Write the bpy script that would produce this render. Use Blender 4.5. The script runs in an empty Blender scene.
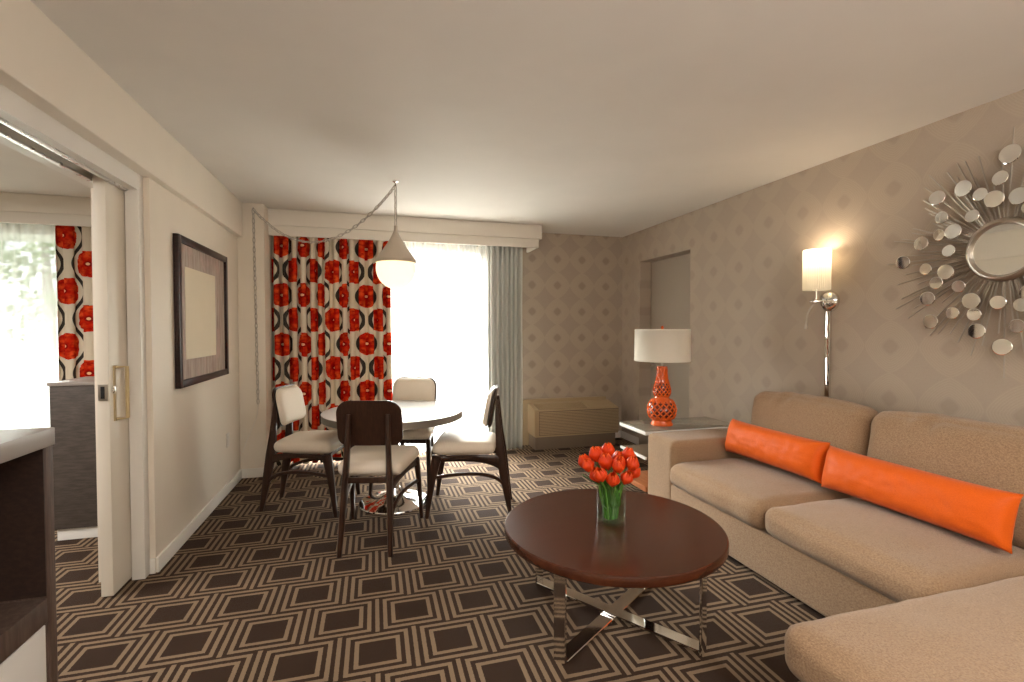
import bpy, bmesh, math, random
from mathutils import Vector, Matrix, noise
random.seed(7)
PI = math.pi
SC = bpy.context.scene
COL = SC.collection

# ------------------------------------------------------------------ helpers
def link(o, parent=None):
    COL.objects.link(o)
    if parent is not None:
        o.parent = parent
    return o

def obj(name, bm, mat=None, parent=None, smooth=True, ang=35, loc=None, rot=None):
    me = bpy.data.meshes.new(name)
    bmesh.ops.recalc_face_normals(bm, faces=bm.faces)
    bm.to_mesh(me); bm.free()
    if smooth:
        for p in me.polygons: p.use_smooth = True
        me.set_sharp_from_angle(angle=math.radians(ang))
    if mat is not None: me.materials.append(mat)
    o = bpy.data.objects.new(name, me)
    if loc: o.location = loc
    if rot: o.rotation_euler = rot
    return link(o, parent)

def thing(name, label, cat, loc=(0, 0, 0), rz=0, group=None):
    o = bpy.data.objects.new(name, None)
    o.empty_display_size = .1
    o.location = loc; o.rotation_euler = (0, 0, rz)
    o['label'] = label; o['category'] = cat
    if group: o['group'] = group
    return link(o)

def tag(o, label, cat, group=None, kind=None):
    o['label'] = label; o['category'] = cat
    if group: o['group'] = group
    if kind: o['kind'] = kind
    return o

def struct(o, label=None, cat=None):
    o['kind'] = 'structure'
    if label: o['label'] = label
    if cat: o['category'] = cat
    return o

def copy_tree(o, parent=None):
    c = o.copy(); COL.objects.link(c)
    if parent is not None: c.parent = parent
    for ch in list(o.children):
        copy_tree(ch, c)
    return c

def box(bm, x0, x1, y0, y1, z0, z1, bev=0, seg=2):
    r = bmesh.ops.create_cube(bm, size=1)
    vs = r['verts']
    for v in vs:
        v.co = Vector(((x0+x1)/2+v.co.x*(x1-x0), (y0+y1)/2+v.co.y*(y1-y0), (z0+z1)/2+v.co.z*(z1-z0)))
    if bev > 0:
        es = list({e for v in vs for e in v.link_edges})
        bmesh.ops.bevel(bm, geom=es, offset=bev, segments=seg, profile=.6, affect='EDGES')
    return bm

def B(x0, x1, y0, y1, z0, z1, bev=0, seg=2):
    return box(bmesh.new(), x0, x1, y0, y1, z0, z1, bev, seg)

def lathe(bm, prof, n=48, c=(0, 0, 0), close=True):
    rings = []
    for r, z in prof:
        if r < 1e-5:
            rings.append([bm.verts.new((c[0], c[1], c[2]+z))])
        else:
            rings.append([bm.verts.new((c[0]+r*math.cos(2*PI*k/n), c[1]+r*math.sin(2*PI*k/n), c[2]+z)) for k in range(n)])
    for a, b in zip(rings, rings[1:]):
        if len(a) == 1 and len(b) == 1: continue
        for k in range(n):
            k2 = (k+1) % n
            if len(a) == 1: bm.faces.new((a[0], b[k], b[k2]))
            elif len(b) == 1: bm.faces.new((a[k], a[k2], b[0]))
            else: bm.faces.new((a[k], a[k2], b[k2], b[k]))
    return bm

def tube(bm, pts, r, n=8, closed=False, caps=True):
    pts = [Vector(p) for p in pts]
    m = len(pts)
    rr = r if isinstance(r, (list, tuple)) else [r]*m
    rings = []
    up = None
    for i, p in enumerate(pts):
        if closed: t = (pts[(i+1) % m]-pts[i-1]).normalized()
        else: t = (pts[min(i+1, m-1)]-pts[max(i-1, 0)]).normalized()
        if up is None:
            up = Vector((0, 0, 1)) if abs(t.z) < .9 else Vector((1, 0, 0))
        a = t.cross(up)
        if a.length < 1e-6: a = t.orthogonal()
        a.normalize(); b = a.cross(t).normalized(); up = b
        rings.append([bm.verts.new(p+a*(rr[i]*math.cos(2*PI*k/n))+b*(rr[i]*math.sin(2*PI*k/n))) for k in range(n)])
    seq = list(zip(rings, rings[1:]))
    if closed: seq.append((rings[-1], rings[0]))
    for a, b in seq:
        for k in range(n):
            bm.faces.new((a[k], a[(k+1) % n], b[(k+1) % n], b[k]))
    if caps and not closed:
        bm.faces.new(rings[0][::-1]); bm.faces.new(rings[-1])
    return bm

def beam(bm, pts, w, d, wdir):
    """rectangular section swept along pts; w along wdir, d across; w,d may be lists"""
    pts = [Vector(p) for p in pts]; m = len(pts)
    W = w if isinstance(w, (list, tuple)) else [w]*m
    D = d if isinstance(d, (list, tuple)) else [d]*m
    wd = Vector(wdir).normalized()
    rings = []
    for i, p in enumerate(pts):
        t = (pts[min(i+1, m-1)]-pts[max(i-1, 0)]).normalized()
        nrm = t.cross(wd).normalized()
        h, k = W[i]/2, D[i]/2
        c = .22
        q = []
        for sx, sy in ((1, 1-c*2), (1-c*2*min(1, k/h), 1), (-1+c*2*min(1, k/h), 1), (-1, 1-c*2), (-1, -1+c*2), (-1+c*2*min(1, k/h), -1), (1-c*2*min(1, k/h), -1), (1, -1+c*2)):
            q.append(bm.verts.new(p+wd*(h*sx)+nrm*(k*sy)))
        rings.append(q)
    for a, b in zip(rings, rings[1:]):
        for k in range(8):
            bm.faces.new((a[k], a[(k+1) % 8], b[(k+1) % 8], b[k]))
    bm.faces.new(rings[0][::-1]); bm.faces.new(rings[-1])
    return bm

def bez(p0, p1, p2, p3, n=10):
    out = []
    for i in range(n+1):
        t = i/n; s = 1-t
        out.append(Vector(p0)*s**3+Vector(p1)*3*s*s*t+Vector(p2)*3*s*t*t+Vector(p3)*t**3)
    return out

def cushion(sx, sy, sz, r=.05, puff=(0, 0, .03), n=22, wrinkle=.004, seed=0, fn=None):
    """soft rounded box centred at the origin"""
    bm = bmesh.new()
    h = Vector((sx/2, sy/2, sz/2))
    bmesh.ops.create_cube(bm, size=2)
    bmesh.ops.subdivide_edges(bm, edges=bm.edges[:], cuts=n, use_grid_fill=True)
    rr = min(r, h.x*.95, h.y*.95, h.z*.95)
    for v in bm.verts:
        a, b, c = v.co
        # concentrate samples near the edges
        f = lambda s: math.copysign(abs(s)**.75, s) if abs(s) < 1 else s
        a, b, c = f(a), f(b), f(c)
        p = Vector((a*h.x, b*h.y, c*h.z))
        q = Vector((max(-h.x+rr, min(h.x-rr, p.x)), max(-h.y+rr, min(h.y-rr, p.y)), max(-h.z+rr, min(h.z-rr, p.z))))
        d = p-q
        nn = d.normalized() if d.length > 1e-6 else Vector((0, 0, 1))
        p = q+nn*rr
        p.x += math.copysign(puff[0], a)*(1-b*b)*(1-c*c)*(abs(a) > .5)*abs(a)
        p.y += math.copysign(puff[1], b)*(1-a*a)*(1-c*c)*(abs(b) > .5)*abs(b)
        p.z += math.copysign(puff[2], c)*(1-a*a)**.8*(1-b*b)**.8*(abs(c) > .5)*abs(c)
        if wrinkle:
            p += nn*wrinkle*noise.noise(Vector((p.x*7+seed*3.1, p.y*7, p.z*7)))
            p += nn*wrinkle*.5*noise.noise(Vector((p.x*19+seed, p.y*19, p.z*19)))
        if fn: p = fn(p, a, b, c)
        v.co = p
    return bm

def pillow(L, Hh, T, n=40, seed=0):
    """long knife-edged pillow, L along x, Hh along y, thickness T along z"""
    bm = bmesh.new(); m = 20
    for side in (1, -1):
        g = []
        for i in range(n+1):
            row = []
            for j in range(m+1):
                u = -1+2*i/n; v = -1+2*j/m
                tu = (1-abs(u)**7)**.5; tv = (1-abs(v)**2.6)**.5
                th = T/2*tu*tv
                x = u*L/2*(1-.03*(1-v*v)); y = v*Hh/2*(1-.05*(1-u**4)+.02*abs(u)**8)
                wr = .006*noise.noise(Vector((u*9+seed*5, v*3, seed*2.0+side)))+.004*noise.noise(Vector((u*26+seed, v*7, side*3.0)))
                row.append(bm.verts.new((x, y, side*(th+wr*tu*tv))))
            g.append(row)
        for i in range(n):
            for j in range(m):
                f = (g[i][j], g[i+1][j], g[i+1][j+1], g[i][j+1])
                bm.faces.new(f if side > 0 else f[::-1])
    bmesh.ops.remove_doubles(bm, verts=bm.verts[:], dist=.0006)
    return bm

def prism(bm, poly, axis, a0, a1):
    """extrude polygon; axis 0: poly=(y,z) along x, 1: poly=(x,z) along y, 2: poly=(x,y) along z"""
    def P(p, t):
        return {0: (t, p[0], p[1]), 1: (p[0], t, p[1]), 2: (p[0], p[1], t)}[axis]
    A = [bm.verts.new(P(p, a0)) for p in poly]; C = [bm.verts.new(P(p, a1)) for p in poly]
    n = len(poly)
    for i in range(n):
        bm.faces.new((A[i], A[(i+1) % n], C[(i+1) % n], C[i]))
    bm.faces.new(A[::-1]); bm.faces.new(C)
    return bm

def roundrect(w, h, r, n=8, cx=0, cy=0, rt=None):
    """corner points of a rounded rectangle; rt radius of the top corners"""
    pts = []
    rt = r if rt is None else rt
    for sx, sy, a0, q in ((1, 1, 0, rt), (-1, 1, 90, rt), (-1, -1, 180, r), (1, -1, 270, r)):
        for k in range(n+1):
            a = math.radians(a0+90*k/n)
            pts.append((cx+sx*(w/2-q)+q*math.cos(a), cy+sy*(h/2-q)+q*math.sin(a)))
    return pts

# ------------------------------------------------------------------ materials
def S(r, g, b):
    f = lambda c: (c/255/12.92) if c <= 10 else ((c/255+.055)/1.055)**2.4
    return (f(r), f(g), f(b), 1)

class G:
    """tiny node-graph builder"""
    def __init__(s, name):
        s.m = bpy.data.materials.new(name); s.m.use_nodes = True
        s.t = s.m.node_tree; s.t.nodes.clear()
        s.out = s.t.nodes.new('ShaderNodeOutputMaterial')
    def n(s, kind, **kw):
        x = s.t.nodes.new(kind)
        for k, v in kw.items(): setattr(x, k, v)
        return x
    def l(s, a, b): s.t.links.new(a, b)
    def put(s, sock, v):
        if isinstance(v, bpy.types.NodeSocket): s.l(v, sock)
        elif v is not None: sock.default_value = v
    def math(s, op, a, b=None, c=None):
        x = s.n('ShaderNodeMath', operation=op)
        s.put(x.inputs[0], a)
        if b is not None: s.put(x.inputs[1], b)
        if c is not None: s.put(x.inputs[2], c)
        return x.outputs[0]
    def mix(s, f, a, b):
        x = s.n('ShaderNodeMix', data_type='RGBA')
        s.put(x.inputs[0], f); s.put(x.inputs[6], a); s.put(x.inputs[7], b)
        return x.outputs[2]
    def noise(s, vec, scale, detail=2, rough=.5):
        x = s.n('ShaderNodeTexNoise'); x.inputs['Scale'].default_value = scale
        x.inputs['Detail'].default_value = detail; x.inputs['Roughness'].default_value = rough
        if vec is not None: s.l(vec, x.inputs['Vector'])
        return x.outputs['Fac']
    def bump(s, h, strength=.2, dist=.01):
        x = s.n('ShaderNodeBump'); x.inputs['Strength'].default_value = strength
        x.inputs['Distance'].default_value = dist; s.l(h, x.inputs['Height'])
        return x.outputs[0]
    def obj(s): return s.n('ShaderNodeTexCoord').outputs['Object']
    def pos(s): return s.n('ShaderNodeNewGeometry').outputs['Position']
    def uv(s): return s.n('ShaderNodeTexCoord').outputs['UV']
    def xyz(s, v):
        x = s.n('ShaderNodeSeparateXYZ'); s.l(v, x.inputs[0]); return x.outputs
    def ramp(s, f, lo, hi):
        x = s.n('ShaderNodeMapRange', interpolation_type='SMOOTHSTEP'); s.put(x.inputs[0], f)
        x.inputs[1].default_value = lo; x.inputs[2].default_value = hi
        return x.outputs[0]
    def scalev(s, v, sc):
        x = s.n('ShaderNodeMapping'); s.l(v, x.inputs[0]); x.inputs['Scale'].default_value = sc
        return x.outputs[0]
    def bsdf(s, col=None, rough=.5, metal=0, normal=None, spec=.5, **kw):
        x = s.n('ShaderNodeBsdfPrincipled')
        s.put(x.inputs['Base Color'], col); s.put(x.inputs['Roughness'], rough); s.put(x.inputs['Metallic'], metal)
        x.inputs['Specular IOR Level'].default_value = spec
        if normal is not None: s.l(normal, x.inputs['Normal'])
        for k, v in kw.items(): s.put(x.inputs[k.replace('_', ' ')], v)
        return x.outputs[0]
    def done(s, sh): s.l(sh, s.out.inputs[0]); return s.m

def paint(name, col, rough=.6, bump=.05, spec=.3):
    g = G(name); p = g.pos()
    f = g.noise(p, 3, 3)
    c = g.mix(g.ramp(f, .3, .7), tuple(x*.97 for x in col[:3])+(1,), col)
    return g.done(g.bsdf(c, rough, normal=g.bump(g.noise(p, 160, 2), bump, .004), spec=spec))

def metal(name, col=(.78, .77, .75, 1), rough=.08):
    g = G(name)
    f = g.noise(g.obj(), 30, 2)
    return g.done(g.bsdf(col, g.math('MULTIPLY_ADD', f, .06, rough), 1))

def fabric(name, col, col2, scale=1.0, bump=.35, sheen=.2, rough=.9):
    g = G(name); o = g.obj()
    v = g.scalev(o, (520*scale, 520*scale, 520*scale))
    nz = g.noise(g.scalev(o, (1, 1, 2.2)), 200*scale, 3, .65)
    n3 = g.noise(g.scalev(o, (2.6, .6, 1)), 190*scale, 2, .6)
    h = g.math('ADD', nz, n3)
    f = g.math('ADD', g.math('MULTIPLY_ADD', nz, .9, -.2), g.math('MULTIPLY_ADD', n3, .9, -.2))
    c = g.mix(g.ramp(f, .1, .9), col, col2)
    return g.done(g.bsdf(c, rough, normal=g.bump(h, bump, .004), spec=.15, Sheen_Weight=sheen))

def wood(name, dark, light, rough=.35, along=(1, 14, 14), sc=6, spec=.4, coat=0):
    g = G(name); o = g.obj()
    f = g.noise(g.scalev(o, along), sc, 5, .6)
    f2 = g.noise(g.scalev(o, tuple(a*3 for a in along)), sc*3, 3, .6)
    ff = g.math('MULTIPLY_ADD', f2, .22, g.math('MULTIPLY', f, .82))
    c = g.mix(g.ramp(ff, .35, .75), dark, light)
    return g.done(g.bsdf(c, g.math('MULTIPLY_ADD', f, .05, rough-.02), spec=spec, Coat_Weight=coat, Coat_Roughness=.25))

M = {}
M['ceiling'] = paint('ceiling_paint', (.76, .72, .665, 1), .8)
M['wall'] = paint('cream_wall_paint', (.80, .72, .61, 1), .4)
M['trim'] = paint('white_trim_paint', (.80, .765, .705, 1), .4)
M['valance'] = paint('valance_paint', (.80, .745, .66, 1), .5)
M['door_cream'] = paint('door_cream_paint', (.78, .71, .60, 1), .35)
M['alcove_door'] = paint('taupe_door_paint', (.40, .345, .28, 1), .5)
M['dark_gap'] = paint('dark_gap', (.02, .02, .02, 1), .8)
M['chrome'] = metal('polished_chrome', (.80, .79, .77, 1), .04)
M['nickel'] = metal('brushed_nickel', (.50, .455, .40, 1), .30)
M['mirror'] = metal('mirror_glass', (.90, .90, .88, 1), .0)
M['handle'] = paint('cream_gold_handle', S(206, 184, 140), .3, 0, .6)
M['ray'] = metal('dull_bronze_ray', (.44, .39, .335, 1), .35)
M['alu'] = metal('track_aluminium', (.75, .74, .72, 1), .25)
M['sofa'] = fabric('sand_woven_fabric', S(130, 102, 78), S(174, 144, 113), 1.0, .55)
M['orange'] = fabric('orange_satin', S(206, 82, 14), S(228, 104, 26), 1.6, .12, .06, .5)
M['seat'] = fabric('ivory_vinyl', S(212, 198, 180), S(224, 212, 196), 2, .08, .0, .5)
M['seat_tan'] = M['seat']
M['dark_wood'] = wood('espresso_wood', S(40, 23, 15), S(62, 39, 27), .32, (14, 14, 1))
M['table_wood'] = wood('walnut_table_top', S(60, 28, 15), S(78, 40, 23), .24, (1, 9, 9), 2.5, .5)
M['cab_wood'] = wood('grey_brown_laminate', S(70, 54, 46), S(104, 86, 76), .45, (14, 14, 1.2))
M['cab_dark'] = wood('dark_wenge_laminate', S(34, 22, 17), S(52, 36, 28), .5, (10, 1, 16))
M['cab_top'] = paint('grey_stone_counter', S(140, 130, 122), .3, .02, .5)
M['dresser'] = wood('dark_grey_laminate', S(62, 54, 48), S(84, 75, 68), .5, (2, 2, 12))
M['white_lam'] = paint('white_laminate', (.78, .76, .72, 1), .3, .01, .5)
M['table_white'] = paint('white_table_laminate', (.82, .80, .77, 1), .16, .0, .5)
M['table_edge'] = paint('grey_table_edge', S(120, 112, 102), .4)
M['ac'] = paint('beige_plastic', S(172, 150, 118), .5, .02)
M['ac_dark'] = paint('brown_panel_and_gap_shade', S(112, 92, 72), .55, .02)
M['ac_kick'] = paint('grey_brown_metal', S(120, 104, 88), .45, .02)
M['glass_reflection'] = paint('table_glass_reflection_tint', S(132, 125, 110), .06, 0, .9)  # grey-green base colour stands in for the wall reflected in the glass
M['black'] = paint('black_rubber', (.015, .015, .015, 1), .5)
M['outlet'] = paint('outlet_plastic', (.78, .73, .66, 1), .35, 0)
M['paper'] = paint('art_paper', S(214, 200, 176), .7, .02)
M['frame'] = wood('dark_frame_wood', S(30, 14, 12), S(52, 26, 22), .3, (2, 2, 12))
M['shelf_wood'] = wood('warm_shelf_wood', S(150, 88, 52), S(178, 112, 70), .4, (12, 1, 12))

def m_carpet():
    g = G('patterned_carpet'); p = g.pos(); X, Y, Z = g.xyz(p)
    wob = g.math('MULTIPLY_ADD', g.noise(p, 170, 2), .006, -.003)
    v = g.math('DIVIDE', g.math('SUBTRACT', Y, 2.0895), .2745)
    row = g.math('FLOOR', g.math('ADD', v, .5))
    vy = g.math('MULTIPLY', g.math('SUBTRACT', v, row), .2745)
    par = g.math('FLOORED_MODULO', row, 2.0)
    u = g.math('DIVIDE', g.math('MULTIPLY_ADD', par, .1575, g.math('SUBTRACT', X, .006)), .315)
    ux = g.math('MULTIPLY', g.math('SUBTRACT', u, g.math('FLOOR', g.math('ADD', u, .5))), .315)
    au = g.math('ABSOLUTE', ux); av = g.math('ABSOLUTE', vy)
    d = g.math('ADD', g.math('MAXIMUM', g.math('SUBTRACT', au, .0755), g.math('SUBTRACT', av, .0715)), wob)
    def band(x, a, b):
        return g.math('MULTIPLY', g.math('GREATER_THAN', x, a), g.math('LESS_THAN', x, b))
    lt = g.math('MAXIMUM', g.math('MAXIMUM', band(d, 0, .0184), band(d, .0368, .0552)), g.math('GREATER_THAN', g.math('ADD', au, wob), .1484))
    n1 = g.noise(p, 420, 2, .7); n2 = g.noise(p, 3, 3)
    dark = g.mix(n1, S(36, 22, 14), S(66, 46, 31))
    light = g.mix(n1, S(100, 80, 60), S(156, 132, 106))
    c = g.mix(lt, dark, light)
    h = g.math('ADD', n1, g.math('MULTIPLY', lt, .25))
    return g.done(g.bsdf(c, .95, normal=g.bump(h, .5, .006), spec=.1, Sheen_Weight=.03))
M['carpet'] = m_carpet()

def m_paper(name, axis, c0, k=1.0):
    g = G(name); p = g.pos(); q = g.xyz(p); a = q[axis]; Z = q[2]
    def cell(x, o, pt):
        t = g.math('DIVIDE', g.math('SUBTRACT', x, o), pt)
        return g.math('ABSOLUTE', g.math('MULTIPLY', g.math('SUBTRACT', t, g.math('FLOOR', g.math('ADD', t, .5))), pt))
    fu = cell(a, c0, .3165); fz = cell(Z, .9335, .3115)
    pw = 1.36
    r = g.math('POWER', g.math('ADD', g.math('POWER', fu, pw), g.math('POWER', fz, pw)), 1/pw)
    rings = g.math('MULTIPLY_ADD', g.math('SINE', g.math('MULTIPLY', r, 2*PI/.0135)), .5, .5)
    rings = g.ramp(rings, .45, .8)
    mask = g.math('MULTIPLY', g.ramp(r, .052, .06), g.math('SUBTRACT', 1, g.ramp(r, .158, .163)))
    blob = g.math('SUBTRACT', 1, g.ramp(r, .038, .048))
    n = g.noise(p, 240, 3, .6); n2 = g.noise(p, 2.2, 2)
    base = g.mix(n, S(162, 147, 132), S(177, 162, 146))
    c = g.mix(g.math('MULTIPLY', mask, .30*k), base, S(190, 173, 153))
    c = g.mix(g.math('MULTIPLY', g.math('MULTIPLY', rings, mask), .5*k), c, S(192, 176, 156))
    c = g.mix(g.math('MULTIPLY', blob, .45*k), c, S(134, 118, 101))
    rough = g.math('MULTIPLY_ADD', g.math('MULTIPLY', rings, mask), -.12, .55)
    return g.done(g.bsdf(c, rough, normal=g.bump(n, .08, .003), spec=.3))
M['paper_right'] = m_paper('taupe_wallpaper_right', 1, 2.5005, .36)
M['paper_back'] = m_paper('taupe_wallpaper_back', 0, 2.104, .75)

def m_curtain(name, trans=.25):
    g = G(name); U, V, _ = g.xyz(g.uv()); P, H, A = .21, .48, .043
    def rnd(x): return g.math('FLOOR', g.math('ADD', x, .5))
    nz = g.math('MULTIPLY_ADD', g.noise(g.uv(), 22, 3), .03, -.015)
    t = g.math('DIVIDE', U, P); col = rnd(t)
    du = g.math('MULTIPLY', g.math('SUBTRACT', t, col), P)
    par = g.math('FLOORED_MODULO', col, 2.0)
    vv = g.math('MULTIPLY_ADD', par, .5, g.math('DIVIDE', V, H))
    dv = g.math('MULTIPLY', g.math('SUBTRACT', vv, rnd(vv)), H)
    a, b = g.math('ABSOLUTE', du), g.math('ABSOLUTE', dv)
    rf = g.math('ADD', g.math('POWER', g.math('ADD', g.math('POWER', g.math('MULTIPLY', a, 1.10), 3.2), g.math('POWER', b, 3.2)), 1/3.2), nz)
    flower = g.math('LESS_THAN', rf, .116)
    r2 = g.math('SQRT', g.math('ADD', g.math('MULTIPLY', du, du), g.math('MULTIPLY', dv, dv)))
    angv = g.math('ARCTAN2', dv, du)
    pet = g.math('MULTIPLY_ADD', g.math('SINE', g.math('MULTIPLY', angv, 5.0)), .5, .5)
    red = g.mix(g.math('MULTIPLY', pet, g.ramp(r2, .02, .1)), S(208, 46, 22), S(236, 96, 44))
    red = g.mix(g.ramp(g.noise(g.uv(), 30, 3), .35, .7), red, S(172, 26, 18))
    red = g.mix(g.math('LESS_THAN', r2, .026), red, S(150, 28, 22))
    red = g.mix(g.math('LESS_THAN', r2, .012), red, S(238, 196, 150))
    c2 = g.math('FLOOR', t)
    par2 = g.math('FLOORED_MODULO', c2, 2.0)
    ph = g.math('MULTIPLY', g.math('MULTIPLY_ADD', par2, .5, g.math('DIVIDE', V, H)), 2*PI)
    wv = g.math('MULTIPLY', g.math('COSINE', ph), A)
    off = g.math('SUBTRACT', g.math('SUBTRACT', U, g.math('MULTIPLY', g.math('ADD', c2, .5), P)), wv)
    line = g.math('LESS_THAN', g.math('ABSOLUTE', off), .0125)
    halo = g.math('LESS_THAN', g.math('ABSOLUTE', off), .028)
    base = S(222, 210, 190)
    c = g.mix(g.math('MULTIPLY', halo, .0), base, S(190, 184, 170))
    c = g.mix(flower, c, red)
    c = g.mix(line, c, S(66, 60, 54))
    d = g.n('ShaderNodeBsdfDiffuse'); g.l(c, d.inputs[0])
    tr = g.n('ShaderNodeBsdfTranslucent'); g.l(c, tr.inputs[0])
    mx = g.n('ShaderNodeMixShader'); mx.inputs[0].default_value = trans
    g.l(d.outputs[0], mx.inputs[1]); g.l(tr.outputs[0], mx.inputs[2])
    return g.done(mx.outputs[0])
M['curtain'] = m_curtain('poppy_print_curtain', .12)
M['curtain_bed'] = m_curtain('poppy_print_curtain_bedroom', .22)

def m_sheer(name, col, transp, transl):
    g = G(name)
    d = g.n('ShaderNodeBsdfDiffuse'); d.inputs[0].default_value = col
    tl = g.n('ShaderNodeBsdfTranslucent'); tl.inputs[0].default_value = col
    tp = g.n('ShaderNodeBsdfTransparent')
    w = g.math('MULTIPLY_ADD', g.math('SINE', g.math('MULTIPLY', g.xyz(g.uv())[0], 900.0)), .04, transp)
    m1 = g.n('ShaderNodeMixShader'); m1.inputs[0].default_value = transl
    g.l(d.outputs[0], m1.inputs[1]); g.l(tl.outputs[0], m1.inputs[2])
    m2 = g.n('ShaderNodeMixShader'); g.l(w, m2.inputs[0])
    g.l(m1.outputs[0], m2.inputs[1]); g.l(tp.outputs[0], m2.inputs[2])
    return g.done(m2.outputs[0])
M['sheer'] = m_sheer('white_sheer', (.86, .86, .84, 1), .46, .5)
M['drape'] = m_sheer('pale_grey_drape', (.66, .67, .63, 1), .02, .16)

def m_glass(name, tint=(.97, .99, .98, 1), thin=True):
    g = G(name)
    gl = g.n('ShaderNodeBsdfGlossy'); gl.inputs['Roughness'].default_value = .01
    tp = g.n('ShaderNodeBsdfTransparent'); tp.inputs[0].default_value = tint
    lw = g.n('ShaderNodeLayerWeight'); lw.inputs[0].default_value = .5
    fr = g.math('MULTIPLY_ADD', g.math('POWER', lw.outputs['Facing'], 4.0), .55, .035)
    mx = g.n('ShaderNodeMixShader'); g.l(fr, mx.inputs[0])
    g.l(tp.outputs[0], mx.inputs[1]); g.l(gl.outputs[0], mx.inputs[2])
    return g.done(mx.outputs[0])
M['glass'] = m_glass('clear_glass')
M['glass_dark'] = m_glass('smoked_glass', (.30, .30, .28, 1))

def m_vase():
    g = G('vase_glass')
    return g.done(g.bsdf((1, 1, 1, 1), .0, spec=.5, Transmission_Weight=1.0, IOR=1.3))
M['vase'] = m_glass('vase_glass', (.93, .97, .93, 1))

def m_shade(name, col, transl=.5, emit=None, st=0):
    g = G(name); o = g.obj()
    n = g.noise(o, 220, 2)
    c = g.mix(n, tuple(x*.96 for x in col[:3])+(1,), col)
    d = g.n('ShaderNodeBsdfDiffuse'); g.l(c, d.inputs[0])
    tl = g.n('ShaderNodeBsdfTranslucent'); g.l(c, tl.inputs[0])
    m1 = g.n('ShaderNodeMixShader'); m1.inputs[0].default_value = transl
    g.l(d.outputs[0], m1.inputs[1]); g.l(tl.outputs[0], m1.inputs[2])
    sh = m1.outputs[0]
    if emit:
        e = g.n('ShaderNodeEmission'); e.inputs[0].default_value = emit; e.inputs[1].default_value = st
        a = g.n('ShaderNodeAddShader'); g.l(sh, a.inputs[0]); g.l(e.outputs[0], a.inputs[1]); sh = a.outputs[0]
    return g.done(sh)
M['shade'] = m_shade('ivory_linen_shade', (.90, .86, .77, 1), .35)
M['sconce_shade'] = m_shade('lit_pleated_shade', (.86, .82, .72, 1), .5, (1, .80, .50, 1), .06)
M['globe'] = m_shade('lit_opal_globe', (.85, .80, .70, 1), .3, (1, .74, .42, 1), .18)
M['cone'] = paint('putty_lamp_metal', S(196, 182, 164), .4, .0)

def m_ceramic(name, col):
    g = G(name)
    n = g.noise(g.obj(), 8, 2)
    c = g.mix(n, tuple(x*.85 for x in col[:3])+(1,), col)
    return g.done(g.bsdf(c, .18, spec=.5, Coat_Weight=.4, Coat_Roughness=.1))
M['ceramic'] = m_ceramic('orange_glazed_ceramic', S(228, 96, 28))
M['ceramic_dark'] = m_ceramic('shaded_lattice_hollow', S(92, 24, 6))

def m_mat():
    g = G('picture_mat_streaks'); p = g.pos()
    f = g.noise(g.scalev(p, (1, 16, 1.5)), 3, 4, .6)
    c = g.mix(g.ramp(f, .3, .7), S(140, 118, 106), S(178, 162, 148))
    c = g.mix(g.ramp(g.noise(p, 9, 3), .5, .7), c, S(176, 148, 136))
    return g.done(g.bsdf(c, .5))
M['mat'] = m_mat()

def m_petal():
    g = G('tulip_petal'); x, y, z = g.xyz(g.obj())
    n = g.noise(g.scalev(g.obj(), (60, 60, 8)), 1.2, 3)
    c = g.mix(n, S(212, 38, 8), S(240, 88, 26))
    c = g.mix(g.ramp(z, .046, .060), c, S(246, 116, 40))
    d = g.bsdf(c, .45, spec=.3)
    tl = g.n('ShaderNodeBsdfTranslucent'); g.l(c, tl.inputs[0])
    m = g.n('ShaderNodeMixShader'); m.inputs[0].default_value = .3
    g.l(d, m.inputs[1]); g.l(tl.outputs[0], m.inputs[2])
    return g.done(m.outputs[0])
M['petal'] = m_petal()
M['leaf'] = paint('tulip_leaf', S(62, 112, 36), .45, .02)
M['stem'] = paint('tulip_stem', S(104, 150, 62), .45, .02)
M['tree_leaf'] = paint('tree_leaf', S(92, 116, 66), .6, .0)
M['bark'] = paint('bark', S(92, 76, 60), .8)
M['concrete'] = paint('pale_terrace', (.5, .49, .47, 1), .8)

# ------------------------------------------------------------------ camera
H = 1.35
f_px = 488.0
cam = bpy.data.cameras.new('camera'); co = bpy.data.objects.new('camera', cam); link(co)
cam.sensor_fit = 'HORIZONTAL'; cam.sensor_width = 36; cam.lens = f_px/1024*36
cam.clip_start = .02; cam.clip_end = 300
co.location = (0, 0, H)
pitch = math.atan(12/f_px); psi = math.atan2(138, math.hypot(f_px, 12))
co.rotation_euler = (PI/2-pitch, 0, -psi)
SC.camera = co

# ------------------------------------------------------------------ room shell
XL, XR, YB, ZC, YF = -1.17, 2.96, 5.456, 2.482, -2.4
BX = -5.2    # bedroom far side
OUT = YB+.16
struct(obj('floor', B(BX, XR+.3, YF, OUT, -.12, 0), M['carpet'], smooth=False))
struct(obj('ceiling', B(BX, XR+.3, YF, OUT, ZC, ZC+.12), M['ceiling'], smooth=False))
DY0, DY1, DZ = 4.105, 5.036, 2.125
bm = bmesh.new()
box(bm, XR, XR+.24, YF, DY0, 0, ZC); box(bm, XR, XR+.24, DY1, OUT, 0, ZC); box(bm, XR, XR+.24, DY0, DY1, DZ, ZC)
struct(obj('wall_right', bm, M['paper_right'], smooth=False))
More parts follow.
